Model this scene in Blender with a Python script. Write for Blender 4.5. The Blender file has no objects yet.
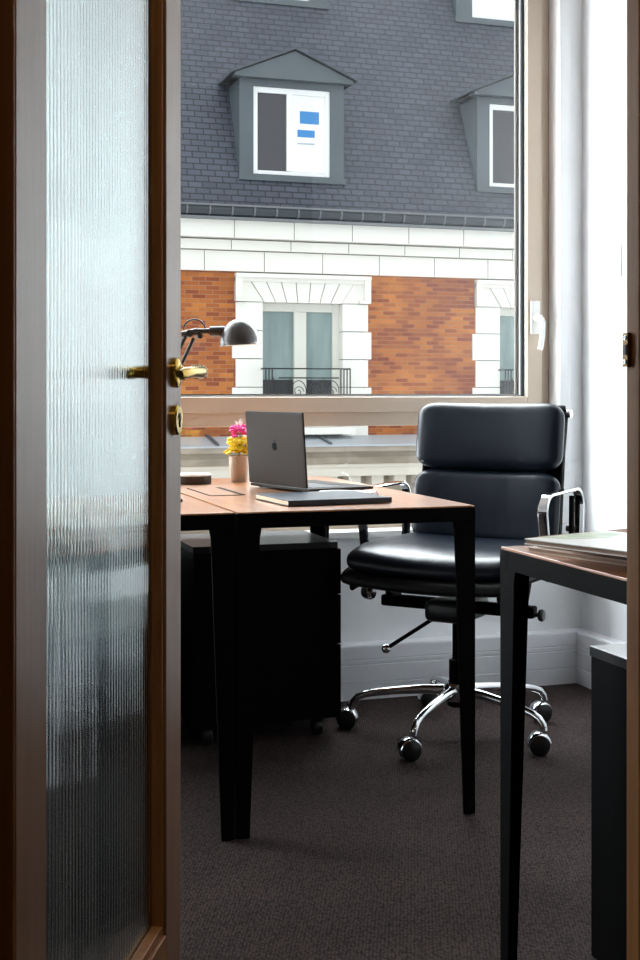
import bpy, bmesh, math, random
from mathutils import Vector, Matrix
random.seed(7)
PI = math.pi
scn = bpy.context.scene
C = scn.collection

# ------------------------------------------------------------------ helpers
class MB:
    """collects shapes for ONE mesh object"""
    def __init__(s): s.bm = bmesh.new()
    def box(s, x0, x1, y0, y1, z0, z1, mi=0):
        v = [s.bm.verts.new(p) for p in ((x0,y0,z0),(x1,y0,z0),(x1,y1,z0),(x0,y1,z0),(x0,y0,z1),(x1,y0,z1),(x1,y1,z1),(x0,y1,z1))]
        for f in ((0,3,2,1),(4,5,6,7),(0,1,5,4),(1,2,6,5),(2,3,7,6),(3,0,4,7)):
            s.bm.faces.new([v[i] for i in f]).material_index = mi
        return s
    def prism(s, pts, axis, a0, a1, mi=0):
        """extrude a closed 2D outline along an axis (x: pts=(y,z); y: pts=(x,z); z: pts=(x,y))"""
        def mk(p, a):
            return {'x': (a, p[0], p[1]), 'y': (p[0], a, p[1]), 'z': (p[0], p[1], a)}[axis]
        A = [s.bm.verts.new(mk(p, a0)) for p in pts]; B = [s.bm.verts.new(mk(p, a1)) for p in pts]
        fs = [s.bm.faces.new(A), s.bm.faces.new(B[::-1])]
        n = len(pts)
        for i in range(n): fs.append(s.bm.faces.new((A[i], B[i], B[(i+1) % n], A[(i+1) % n])))
        for f in fs: f.material_index = mi
        return s
    def ring_loft(s, rings, closed=False, caps=True, mi=0):
        R = [[s.bm.verts.new(p) for p in r] for r in rings]
        n = len(R[0]); m = len(R)
        for i in range(m if closed else m-1):
            a, b = R[i], R[(i+1) % m]
            for k in range(n):
                s.bm.faces.new((a[k], a[(k+1) % n], b[(k+1) % n], b[k])).material_index = mi
        if caps and not closed:
            s.bm.faces.new(R[0][::-1]).material_index = mi; s.bm.faces.new(R[-1]).material_index = mi
        return s
    def tube(s, pts, r, n=12, closed=False, mi=0, flat=None, up=None):
        """round (or flat=(w,t)) tube along a path; r may be a list"""
        pts = [Vector(p) for p in pts]; m = len(pts); rings = []
        rad = r if isinstance(r, (list, tuple)) else [r]*m
        prev = None
        for i, p in enumerate(pts):
            if closed: t = pts[(i+1) % m] - pts[i-1]
            else: t = pts[min(i+1, m-1)] - pts[max(i-1, 0)]
            t.normalize()
            if up is not None: u = Vector(up)
            elif prev is not None: u = prev
            else: u = Vector((0,0,1)) if abs(t.z) < .9 else Vector((1,0,0))
            u = (u - t*u.dot(t)).normalized(); prev = u
            w = t.cross(u)
            if flat:
                a, b = flat[0]/2, flat[1]/2; c = min(a, b)*.6
                q = [(a,b-c),(a-c,b),(-a+c,b),(-a,b-c),(-a,-b+c),(-a+c,-b),(a-c,-b),(a,-b+c)]
                rings.append([p + u*x + w*y for x, y in q])
            else:
                rings.append([p + (u*math.cos(2*PI*k/n) + w*math.sin(2*PI*k/n))*rad[i] for k in range(n)])
        return s.ring_loft(rings, closed, True, mi)
    def lathe(s, prof, n=32, c=(0,0,0), axis='z', mi=0):
        rings = []
        for r, h in prof:
            ring = []
            for k in range(n):
                a = 2*PI*k/n; x, y = max(r, 1e-4)*math.cos(a), max(r, 1e-4)*math.sin(a)
                p = {'z': (x, y, h), 'x': (h, x, y), 'y': (y, h, x)}[axis]
                ring.append(Vector(p)+Vector(c))
            rings.append(ring)
        return s.ring_loft(rings, False, True, mi)
    def rbox(s, w, d, h, r, c=(0,0,0), n=10, puff=0, fn=None, mi=0):
        """rounded, optionally puffed box"""
        hw, hd, hh = w/2, d/2, h/2
        cache = {}
        def vert(i, j, k):
            key = (i, j, k)
            if key in cache: return cache[key]
            def co(t, half):
                u = t/n*2-1
                return math.copysign(1-(1-abs(u))**1.6, u)*half
            q = Vector((co(i, hw), co(j, hd), co(k, hh)))
            rr = min(r, hw, hd, hh)
            inner = Vector((max(-hw+rr, min(hw-rr, q.x)), max(-hd+rr, min(hd-rr, q.y)), max(-hh+rr, min(hh-rr, q.z))))
            dlt = q - inner
            if dlt.length > 1e-9: q = inner + dlt.normalized()*rr
            if puff:
                ex = 1-(q.x/hw)**2; ey = 1-(q.y/hd)**2
                q.z += math.copysign(puff*max(ex, 0)**.6*max(ey, 0)**.6, q.z) if abs(q.z) > hh*.5 else 0
            if fn: q = Vector(fn(q))
            v = s.bm.verts.new(q + Vector(c)); cache[key] = v
            return v
        for a in range(n):
            for b in range(n):
                for fc in (((a,b,0),(a,b+1,0),(a+1,b+1,0),(a+1,b,0)), ((a,b,n),(a+1,b,n),(a+1,b+1,n),(a,b+1,n)),
                           ((a,0,b),(a+1,0,b),(a+1,0,b+1),(a,0,b+1)), ((a,n,b),(a,n,b+1),(a+1,n,b+1),(a+1,n,b)),
                           ((0,a,b),(0,a,b+1),(0,a+1,b+1),(0,a+1,b)), ((n,a,b),(n,a+1,b),(n,a+1,b+1),(n,a,b+1))):
                    s.bm.faces.new([vert(*q) for q in fc]).material_index = mi
        return s
    def xf(s, M):
        bmesh.ops.transform(s.bm, matrix=M, verts=s.bm.verts); return s

def obj(name, mb, mats, parent=None, world=False, smooth=False, bevel=0, ang=40):
    bm = mb.bm
    if world and parent is not None:
        bmesh.ops.transform(bm, matrix=parent.matrix_basis.inverted(), verts=bm.verts)
    bmesh.ops.recalc_face_normals(bm, faces=bm.faces)
    me = bpy.data.meshes.new(name); 
    if smooth:
        for f in bm.faces: f.smooth = True
        lim = math.radians(ang)
        for e in bm.edges:
            if len(e.link_faces) == 2 and e.calc_face_angle(0) > lim: e.smooth = False
    bm.to_mesh(me); bm.free()
    o = bpy.data.objects.new(name, me); C.objects.link(o)
    for m in (mats if isinstance(mats, (list, tuple)) else [mats]): me.materials.append(m)
    if parent is not None: o.parent = parent
    if bevel:
        b = o.modifiers.new('bevel', 'BEVEL'); b.width = bevel; b.segments = 2; b.limit_method = 'ANGLE'
    return o
def thing(name, label, cat, loc=(0,0,0), rz=0, group=None):
    o = bpy.data.objects.new(name, None); C.objects.link(o); o.empty_display_size = .1
    o.matrix_basis = Matrix.Translation(loc) @ Matrix.Rotation(rz, 4, 'Z')
    tag(o, label, cat, group); return o
def tag(o, label=None, cat=None, group=None, kind=None):
    if label: o['label'] = label
    if cat: o['category'] = cat
    if group: o['group'] = group
    if kind: o['kind'] = kind
    return o
def sroot(name, label, cat, loc=(0,0,0)):
    o = thing(name, label, cat, loc); o['kind'] = 'structure'; return o
def copy_tree(o, parent=None):
    c = o.copy(); C.objects.link(c)
    if parent is not None: c.parent = parent
    for ch in list(o.children): copy_tree(ch, c)
    return c

# ------------------------------------------------------------------ materials
def mat(name, col, rough=.5, metal=0, spec=.5, coat=0, bump=None, sheen=0):
    m = bpy.data.materials.new(name); m.use_nodes = True
    nt = m.node_tree; b = nt.nodes['Principled BSDF']
    b.inputs['Base Color'].default_value = (*col, 1); b.inputs['Roughness'].default_value = rough
    b.inputs['Metallic'].default_value = metal; b.inputs['Specular IOR Level'].default_value = spec
    b.inputs['Coat Weight'].default_value = coat; b.inputs['Sheen Weight'].default_value = sheen
    if bump:
        sc, st, stretch = bump
        tc = nt.nodes.new('ShaderNodeTexCoord'); mp = nt.nodes.new('ShaderNodeMapping')
        mp.inputs['Scale'].default_value = stretch
        no = nt.nodes.new('ShaderNodeTexNoise'); no.inputs['Scale'].default_value = sc; no.inputs['Detail'].default_value = 4
        bp = nt.nodes.new('ShaderNodeBump'); bp.inputs['Strength'].default_value = st; bp.inputs['Distance'].default_value = .005
        nt.links.new(tc.outputs['Object'], mp.inputs['Vector']); nt.links.new(mp.outputs[0], no.inputs['Vector'])
        nt.links.new(no.outputs['Fac'], bp.inputs['Height']); nt.links.new(bp.outputs[0], b.inputs['Normal'])
    return m
def noise_col(m, c1, c2, scale, stretch=(1,1,1), detail=5, dist=0, lo=.3, hi=.7):
    nt = m.node_tree; b = nt.nodes['Principled BSDF']
    tc = nt.nodes.new('ShaderNodeTexCoord'); mp = nt.nodes.new('ShaderNodeMapping'); mp.inputs['Scale'].default_value = stretch
    no = nt.nodes.new('ShaderNodeTexNoise'); no.inputs['Scale'].default_value = scale; no.inputs['Detail'].default_value = detail
    no.inputs['Distortion'].default_value = dist
    cr = nt.nodes.new('ShaderNodeValToRGB'); cr.color_ramp.elements[0].position = lo; cr.color_ramp.elements[1].position = hi
    cr.color_ramp.elements[0].color = (*c1, 1); cr.color_ramp.elements[1].color = (*c2, 1)
    nt.links.new(tc.outputs['Object'], mp.inputs['Vector']); nt.links.new(mp.outputs[0], no.inputs['Vector'])
    nt.links.new(no.outputs['Fac'], cr.inputs['Fac']); nt.links.new(cr.outputs[0], b.inputs['Base Color'])
    return m
def brick_mat(name, c1, c2, cm, bw, rh, mortar, rough, c3=None, freq=2, off=.5, bumpd=.01, ns=1.2, nf=.5):
    m = mat(name, c1, rough); nt = m.node_tree; b = nt.nodes['Principled BSDF']; L = nt.links.new
    tc = nt.nodes.new('ShaderNodeTexCoord'); sp = nt.nodes.new('ShaderNodeSeparateXYZ'); cb = nt.nodes.new('ShaderNodeCombineXYZ')
    L(tc.outputs['Object'], sp.inputs[0]); L(sp.outputs['X'], cb.inputs['X']); L(sp.outputs['Z'], cb.inputs['Y'])
    br = nt.nodes.new('ShaderNodeTexBrick'); br.offset = off; br.offset_frequency = freq
    L(cb.outputs[0], br.inputs['Vector'])
    br.inputs['Color1'].default_value = (*c1, 1); br.inputs['Color2'].default_value = (*c2, 1); br.inputs['Mortar'].default_value = (*cm, 1)
    br.inputs['Scale'].default_value = 1; br.inputs['Brick Width'].default_value = bw; br.inputs['Row Height'].default_value = rh
    br.inputs['Mortar Size'].default_value = mortar; br.inputs['Mortar Smooth'].default_value = .3
    src = br.outputs['Color']
    if c3:
        no = nt.nodes.new('ShaderNodeTexNoise'); no.inputs['Scale'].default_value = ns; no.inputs['Detail'].default_value = 6
        L(tc.outputs['Object'], no.inputs['Vector'])
        mx = nt.nodes.new('ShaderNodeMix'); mx.data_type = 'RGBA'; mx.blend_type = 'MULTIPLY'
        cr = nt.nodes.new('ShaderNodeValToRGB'); cr.color_ramp.elements[0].position = .35; cr.color_ramp.elements[1].position = .65
        cr.color_ramp.elements[0].color = (*c3, 1); cr.color_ramp.elements[1].color = (1,1,1,1)
        L(no.outputs['Fac'], cr.inputs['Fac']); mx.inputs['Factor'].default_value = nf
        L(src, mx.inputs['A']); L(cr.outputs[0], mx.inputs['B']); src = mx.outputs['Result']
    L(src, b.inputs['Base Color'])
    bp = nt.nodes.new('ShaderNodeBump'); bp.inputs['Strength'].default_value = .6; bp.inputs['Distance'].default_value = bumpd; bp.invert = True
    L(br.outputs['Fac'], bp.inputs['Height']); L(bp.outputs[0], b.inputs['Normal'])
    return m

M = {}
M['wall'] = mat('wall_paint', (.89,.90,.915), .55, bump=(180,.06,(1,1,1)))
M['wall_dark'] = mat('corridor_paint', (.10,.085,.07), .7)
M['ceiling'] = mat('ceiling_paint', (.88,.88,.88), .8)
M['trunk'] = mat('white_plastic', (.82,.83,.87), .38)
M['win'] = mat('window_lacquer', (.60,.49,.39), .38)
M['win_white'] = mat('glazing_bead', (.86,.86,.84), .35)
M['outer'] = mat('outer_bead', (.10,.075,.06), .5)
M['seal'] = mat('rubber_seal', (.02,.03,.035), .5)
M['white_handle'] = mat('white_handle', (.85,.84,.82), .25)
M['stool'] = mat('sill_white', (.85,.85,.84), .3)
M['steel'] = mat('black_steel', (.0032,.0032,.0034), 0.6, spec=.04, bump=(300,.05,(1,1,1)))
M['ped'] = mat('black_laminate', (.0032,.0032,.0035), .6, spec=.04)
M['pedtop'] = mat('black_laminate_top', (.02,.02,.022), .28)
M['chrome'] = mat('chrome', (.75,.76,.78), .09, 1)
M['castblack'] = mat('caster_black', (.01,.01,.01), .35)
M['leather'] = mat('leather', (.0055,.0095,.018), .33, spec=.36, bump=(7,.45,(1.5,1,.7)))
M['leather'].node_tree.nodes['Bump'].inputs['Distance'].default_value = .010
M['leather2'] = mat('leather_under', (.006,.007,.008), .5, spec=.3)
M['brass'] = mat('brass', (.55,.36,.07), .18, 1)
M['bronze'] = mat('bronze', (.16,.095,.035), .4, .8)
M['darkhole'] = mat('keyhole_dark', (.01,.01,.01), .5)
M['lamp'] = mat('lamp_enamel', (.035,.030,.028), .33, spec=.6)
M['lamp_in'] = mat('lamp_inner', (.8,.78,.7), .4)
M['cable'] = mat('cable', (.01,.01,.01), .5)
M['alu'] = mat('laptop_aluminium', (.030,.025,.022), .55, 0, spec=.07)
M['logo'] = mat('laptop_logo', (.006,.006,.007), .8, spec=.05)
M['key'] = mat('keys', (.012,.012,.012), .5)
M['screen'] = mat('screen', (.008,.008,.01), .08)
M['pot'] = mat('ceramic', (.45,.34,.25), .5)
M['yellow'] = mat('yellow_petal', (.85,.62,.01), .6)
M['pink'] = mat('pink_petal', (.75,.03,.28), .6)
M['sprig'] = mat('dry_sprig', (.75,.68,.62), .7)
M['stemgreen'] = mat('stem_green', (.12,.22,.04), .6)
M['soil'] = mat('soil', (.04,.03,.02), .9)
M['navy'] = mat('navy_cover', (.02,.03,.05), .3)
M['paper'] = mat('paper_edge', (.66,.50,.34), .7)
M['white_paper'] = mat('white_paper', (.82,.82,.80), .35)
M['brown_cover'] = mat('brown_cover', (.20,.085,.045), .6, spec=.15)
M['cream_edge'] = mat('cream_edge', (.33,.22,.16), .7, spec=.2)
M['puckdark'] = mat('box_dark', (.035,.028,.025), .5)
M['puckwhite'] = mat('box_lid', (.85,.85,.83), .3)
# outside
M['stone'] = mat('limestone', (.86,.83,.77), .75, bump=(3,.15,(1,1,1)))
M['joint'] = mat('stone_joint', (.22,.20,.17), .9)
M['cove'] = mat('shaded_cove_stone', (.52,.45,.37), .8)  # stone colour darkened to carry the shade on the down-facing cove
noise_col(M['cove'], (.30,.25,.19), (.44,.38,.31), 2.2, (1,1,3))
M['fascia'] = mat('cornice_stone', (.70,.64,.55), .8)
M['brick'] = brick_mat('brick', (.60,.20,.030), (.27,.055,.016), (.40,.22,.12), .21, .0655, .006, .8, (.60,.45,.50), ns=1.1, nf=.7)
M['slate'] = brick_mat('slate', (.072,.082,.110), (.052,.060,.084), (.018,.021,.028), .215, .098, .012, .6, (.72,.72,.76), ns=2.2, nf=.5, bumpd=.02)
M['zinc'] = mat('zinc', (.115,.14,.16), .45, .0)
noise_col(M['zinc'], (.075,.092,.105), (.095,.115,.13), 1.5)
M['zinc_light'] = mat('zinc_light', (.46,.49,.53), .5, .0)
M['gutter'] = mat('gutter_zinc', (.035,.045,.055), .4)
M['gutter_rim'] = mat('gutter_rim', (.16,.17,.18), .45)
M['upvc'] = mat('white_joinery', (.86,.86,.86), .4)
M['joinery'] = mat('cream_joinery', (.70,.68,.62), .5)
M['pane_far'] = mat('far_pane_dark', (.055,.052,.06), .12, spec=.5)
M['pane_teal'] = mat('far_pane_teal', (.19,.27,.255), .12, spec=.5)
noise_col(M['pane_teal'], (.17,.235,.23), (.26,.34,.33), .9, (6,1,1.2))
M['pane_low'] = mat('far_pane_low', (.018,.02,.022), .25)
M['iron'] = mat('wrought_iron', (.008,.008,.009), .5)
M['blue'] = mat('blue_sheet', (.05,.24,.55), .6)
M['street'] = mat('asphalt', (.06,.06,.06), .9)

# wood (door, grain along z)
def wood(name, c1, c2, stretch, rough, scale=18, coat=0):
    m = mat(name, c1, rough, coat=coat); noise_col(m, c1, c2, scale, stretch, 8, .6, .3, .72); return m
M['door_wood'] = wood('door_oak', (.21,.11,.06), (.29,.165,.10), (6,6,.25), .32, 14)
M['jamb_wood'] = wood('jamb_oak', (.24,.095,.028), (.36,.155,.048), (5,5,.25), .5, 14)
M['jamb_wood'].node_tree.nodes['Principled BSDF'].inputs['Specular IOR Level'].default_value = .25
M['desk_wood'] = wood('desk_walnut', (.38,.135,.04), (.54,.22,.07), (5,.5,1), .34, 9, 1)
M['desk_wood'].node_tree.nodes['Principled BSDF'].inputs['Coat Roughness'].default_value = .2

# carpet
m = mat('carpet', (.06,.045,.045), .95, spec=.2); M['carpet'] = m
nt = m.node_tree; b = nt.nodes['Principled BSDF']; L = nt.links.new
tc = nt.nodes.new('ShaderNodeTexCoord')
vo = nt.nodes.new('ShaderNodeTexVoronoi'); vo.inputs['Scale'].default_value = 165; vo.inputs['Randomness'].default_value = .45
rt = nt.nodes.new('ShaderNodeMapping'); rt.inputs['Rotation'].default_value = (0,0,.6); rt.inputs['Scale'].default_value = (1,.6,1)
L(tc.outputs['Object'], rt.inputs[0]); L(rt.outputs[0], vo.inputs['Vector'])
cr = nt.nodes.new('ShaderNodeValToRGB'); cr.color_ramp.elements[0].position = .1; cr.color_ramp.elements[1].position = .75
cr.color_ramp.elements[0].color = (.088,.060,.056,1); cr.color_ramp.elements[1].color = (.009,.006,.006,1)
L(vo.outputs['Distance'], cr.inputs['Fac'])
no = nt.nodes.new('ShaderNodeTexNoise'); no.inputs['Scale'].default_value = 5; no.inputs['Detail'].default_value = 6
L(tc.outputs['Object'], no.inputs['Vector'])
mx = nt.nodes.new('ShaderNodeMix'); mx.data_type = 'RGBA'; mx.blend_type = 'MULTIPLY'; mx.inputs['Factor'].default_value = .6
cr2 = nt.nodes.new('ShaderNodeValToRGB'); cr2.color_ramp.elements[0].color = (.65,.65,.65,1); cr2.color_ramp.elements[0].position = .3; cr2.color_ramp.elements[1].position = .7
L(no.outputs['Fac'], cr2.inputs['Fac']); L(cr.outputs[0], mx.inputs['A']); L(cr2.outputs[0], mx.inputs['B'])
L(mx.outputs['Result'], b.inputs['Base Color'])
bp = nt.nodes.new('ShaderNodeBump'); bp.inputs['Strength'].default_value = .8; bp.inputs['Distance'].default_value = .003; bp.invert = True
L(vo.outputs['Distance'], bp.inputs['Height']); L(bp.outputs[0], b.inputs['Normal'])

# clear window glass: thin pane that lets light through
m = bpy.data.materials.new('clear_glass'); m.use_nodes = True; nt = m.node_tree; nt.nodes.clear()
o_ = nt.nodes.new('ShaderNodeOutputMaterial'); tr = nt.nodes.new('ShaderNodeBsdfTransparent'); tr.inputs[0].default_value = (.97,.985,.98,1)
gl = nt.nodes.new('ShaderNodeBsdfGlossy'); gl.inputs['Roughness'].default_value = .02; ms = nt.nodes.new('ShaderNodeMixShader'); ms.inputs[0].default_value = .03
nt.links.new(tr.outputs[0], ms.inputs[1]); nt.links.new(gl.outputs[0], ms.inputs[2]); nt.links.new(ms.outputs[0], o_.inputs[0]); M['glass'] = m
# reeded glass
m = bpy.data.materials.new('reeded_glass'); m.use_nodes = True; nt = m.node_tree; nt.nodes.clear()
o_ = nt.nodes.new('ShaderNodeOutputMaterial'); tr = nt.nodes.new('ShaderNodeBsdfRefraction'); tr.inputs['Color'].default_value = (.91,1,1,1); tr.inputs['IOR'].default_value = 1.33; tr.inputs['Roughness'].default_value = .035
gl = nt.nodes.new('ShaderNodeBsdfGlossy'); gl.inputs['Roughness'].default_value = .05; ms = nt.nodes.new('ShaderNodeMixShader'); ms.inputs[0].default_value = .48; gl.inputs['Color'].default_value = (.97,1,1,1)
nt.links.new(tr.outputs[0], ms.inputs[1]); nt.links.new(gl.outputs[0], ms.inputs[2]); nt.links.new(ms.outputs[0], o_.inputs[0]); M['reeded'] = m

# ------------------------------------------------------------------ camera  (eye at 1.012 m)
cam = bpy.data.cameras.new('camera'); co = bpy.data.objects.new('camera', cam); C.objects.link(co)
YAW = math.atan(.327)
co.location = (0, 0, 1.012); co.rotation_euler = (PI/2, 0, -YAW)
cam.sensor_fit = 'VERTICAL'; cam.sensor_height = 36; cam.sensor_width = 24; cam.lens = 36*1300/960
cam.shift_y = (392-480)/960.0 ; cam.clip_start = .05; cam.clip_end = 300
scn.camera = co

# ------------------------------------------------------------------ room shell
RX, BY, CZ, LX, PY0, PY1 = 2.31, 4.08, 2.75, -2.2, 1.03, 1.13
WX0, WX1, WZ0, WZ1 = -1.55, 2.215, .55, 2.55
tag(obj('floor', MB().box(LX, RX, -1.6, BY+.1, -.1, 0), M['carpet']), 'dark brown woven carpet floor', 'floor', kind='structure')
tag(obj('ceiling', MB().box(LX-.1, RX+.1, -1.7, BY+.3, CZ, CZ+.1), M['ceiling']), 'plain white ceiling', 'ceiling', kind='structure')
w = MB()
w.box(LX, RX+.1, BY, BY+.24, 0, WZ0-.025); w.box(LX, RX+.1, BY, BY+.24, WZ1, CZ)
w.box(WX1, RX+.1, BY, BY+.24, WZ0-.025, WZ1); w.box(LX, WX0, BY, BY+.24, WZ0-.025, WZ1)
tag(obj('wall_back', w, M['wall']), 'white wall around and below the wide window', 'wall', kind='structure')
tag(obj('wall_right', MB().box(RX, RX+.1, -1.6, BY, 0, CZ), M['wall']), 'bright white side wall on the right', 'wall', kind='structure')
tag(obj('wall_left', MB().box(LX-.1, LX, -1.6, BY+.24, 0, CZ), M['wall']), 'white side wall hidden behind the door', 'wall', kind='structure')
w = MB(); OX0, OX1, OZ = .0865, .696, 2.14
w.box(LX, OX0-.03, PY0, PY1, 0, CZ); w.box(OX1+.055, RX, PY0, PY1, 0, CZ); w.box(OX0-.03, OX1+.055, PY0, PY1, OZ+.03, CZ)
tag(obj('wall_front', w, M['wall_dark']), 'dark partition wall around the doorway', 'wall', kind='structure')
tag(obj('wall_corridor', MB().box(LX, RX, -1.7, -1.6, 0, CZ), M['wall_dark']), 'dark wall at the back of the corridor', 'wall', kind='structure')
# cable trunking as baseboards, with grooves
def trunk(face, top, run):   # profile in (depth, z)
    pts = [(0,0),(face,0),(face,.052),(face-.003,.055),(face,.058),(face,.112),(face-.003,.115),(face,.118),(face,.128),(face-.003,.131),(face,.134),(face-.003,.174),(face-.006,.179),(0,.179)]
    return pts
pb = [(BY-d, z) for d, z in trunk(.061, .179, 0)]
tag(obj('baseboard_back', MB().prism(pb, 'x', LX, RX), M['trunk']), 'grooved white cable trunking along the foot of the window wall', 'baseboard', kind='structure')
pr = [(RX-d, z) for d, z in trunk(.058, .179, 0)]
tag(obj('baseboard_right', MB().prism(pr, 'y', PY1, BY-.061), M['trunk']), 'grooved white cable trunking along the foot of the side wall', 'baseboard', kind='structure')
# architrave strip on the window reveal
tag(obj('trim_1', MB().box(WX1, WX1+.040, BY-.012, BY, WZ0, WZ1), M['wall'], bevel=.003), 'pale flat strip edging the window reveal', 'trim', kind='structure')

# windows
def window(name, x0, x1, label, handle_right=True):
    FY = 4.148
    r = sroot(name, label, 'window', (x0, FY, WZ0))
    fr = MB()
    fr.box(x0, x0+.03, FY, FY+.07, WZ0, WZ1); fr.box(x1-.031, x1, FY, FY+.07, WZ0, WZ1)
    fr.box(x0+.03, x1-.031, FY, FY+.07, WZ0, WZ0+.045); fr.box(x0+.03, x1-.031, FY, FY+.07, WZ1-.04, WZ1)
    fr.box(x0+.03, x1-.031, FY, FY+.07, .897, .944)
    obj('window_frame', fr, M['win'], r, True, bevel=.002)
    sx0, sx1, sz0, sz1 = x0+.045, x1-.036, .944, WZ1-.045
    s_ = MB(); y0, y1 = FY-.016, FY+.05
    s_.box(sx0, sx0+.058, y0, y1, sz0, sz1); s_.box(sx1-.058, sx1, y0, y1, sz0, sz1)
    s_.box(sx0+.058, sx1-.058, y0, y1, sz0, sz0+.052); s_.box(sx0+.058, sx1-.058, y0, y1, sz1-.05, sz1)
    obj('sash', s_, M['win'], r, True, bevel=.003)
    gx0, gx1, gz0, gz1 = sx0+.058, sx1-.058, sz0+.052, sz1-.05
    def ring(a0, a1, b0, b1, t, ya, yb):
        q = MB(); q.box(a0, a0+t, ya, yb, b0, b1); q.box(a1-t, a1, ya, yb, b0, b1); q.box(a0+t, a1-t, ya, yb, b0, b0+t*.35); q.box(a0+t, a1-t, ya, yb, b1-t*.35, b1); return q
    obj('glazing_bead', ring(gx0, gx1, gz0, gz1, .0015, FY+.0, FY+.006), M['win_white'], r, True)
    obj('glass_seal', ring(gx0+.0, gx1-.0, gz0, gz1, .011, FY+.0062, FY+.012), M['seal'], r, True)
    obj('spacer', ring(gx0, gx1, gz0, gz1, .016, FY+.0122, FY+.018), M['win_white'], r, True)
    obj('outer_bead', ring(gx0, gx1, gz0, gz1, .027, FY+.024, FY+.034), M['outer'], r, True)
    obj('glass_pane', MB().box(gx0, gx1, FY+.0185, FY+.0235, gz0, gz1), M['glass'], r, True)
    obj('lower_glass_pane', MB().box(x0+.03, x1-.031, FY+.03, FY+.035, WZ0+.045, .897), M['glass'], r, True)
    # handle
    hx = sx1-.030; hz = 1.295
    h = obj('handle', MB().rbox(.036, .012, .118, .004, (hx, y0-.006, hz-.02), 6), M['white_handle'], r, True, True)
    lv = MB(); lv.lathe([(.013,0),(.013,-.022),(.011,-.03),(0,-.032)], 20, (hx, y0-.012, hz-.022), 'y')
    lv.tube([(hx, y0-.038, hz-.022), (hx+.004, y0-.047, hz-.026), (hx+.008, y0-.050, hz-.04), (hx+.006, y0-.050, hz-.08), (hx, y0-.048, hz-.125), (hx-.004, y0-.046, hz-.135)], 0, flat=(.018,.011), up=(1,0,0))
    l_ = obj('handle_lever', lv, M['white_handle'], h, False, True)
    bmesh_fix = r.matrix_basis.inverted(); l_.data.transform(bmesh_fix)
    return r
window('window_1', .42, WX1, 'wide tilt window with taupe frame and white lever handle looking onto the brick facade')
window('window_2', WX0, .42, 'second taupe framed window beyond the door, seen through ribbed glass')
tag(obj('trim_2', MB().box(WX0, WX1, BY-.022, 4.148, WZ0-.024, WZ0), M['stool'], bevel=.004), 'thin white window board under the lower panes', 'window sill', kind='structure')

# light switch on the right wall
sw = thing('light_switch', 'faint white wall plate on the bright right wall', 'switch', (RX, 3.86, 1.455))
obj('plate', MB().rbox(.008, .09, .115, .003, (-.004, 0, 0), 5), M['wall'], sw, False, True)
obj('button', MB().lathe([(.009,0),(.009,-.006),(0,-.007)], 16, (-.008, .01, -.025), 'x'), M['trunk'], sw, False, True)

# ------------------------------------------------------------------ door
hinge = Vector((.0985, 1.138, 0)); ang = math.atan2(.5438, .2593); W = .601
# door local frame: x along leaf from hinge, y = thickness going away from viewer (left), z up
door = thing('door_1', 'open wooden door with a tall ribbed glass pane and brass lever', 'door', hinge, ang); door['kind'] = 'structure'
T = .040; S = .078; ZB, ZT = .008, 2.12; RB, RT = .343, ZT-.10
def stile(x0, x1):
    q = MB(); q.box(x0, x1, 0, T, ZB, ZT); return q
obj('stile', stile(0, S), M['door_wood'], door, bevel=.0015)
obj('stile', stile(W-S, W), M['door_wood'], door, bevel=.0015)
def rail(z0, z1, top_bead):
    q = MB(); q.box(S, W-S, 0, T, z0, z1); return q
obj('bottom_rail', rail(ZB, RB-.012, 1), M['jamb_wood'], door, bevel=.0015)
obj('top_rail', rail(RT, ZT, 0), M['door_wood'], door, bevel=.0015)
bd = MB(); bd.box(S, W-S, .004, .018, RB-.012, RB); bd.box(W-S-.006, W-S, .004, .018, RB, RT); bd.box(S, S+.006, .004, .018, RB, RT)
bd.box(S, W-S, .026, T-.003, RB-.012, RB); bd.box(W-S-.006, W-S, .026, T-.003, RB, RT); bd.box(S, S+.006, .026, T-.003, RB, RT)
obj('glazing_bead', bd, M['jamb_wood'], door, bevel=.001)
# ribbed glass
g = MB(); n = 42; gx0, gx1 = S, W-S; rb = (gx1-gx0)/n; seg = 8
front = []; back = []
for i in range(n*seg+1):
    x = gx0 + i*(gx1-gx0)/(n*seg); ph = (i % seg)/seg
    bulge = .0014*math.sin(PI*ph)
    front.append((x, .0195-bulge)); back.append((x, .0245))
g.prism(front+back[::-1], 'z', RB-.006, RT)
obj('ribbed_glass_pane', g, M['reeded'], door)
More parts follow.
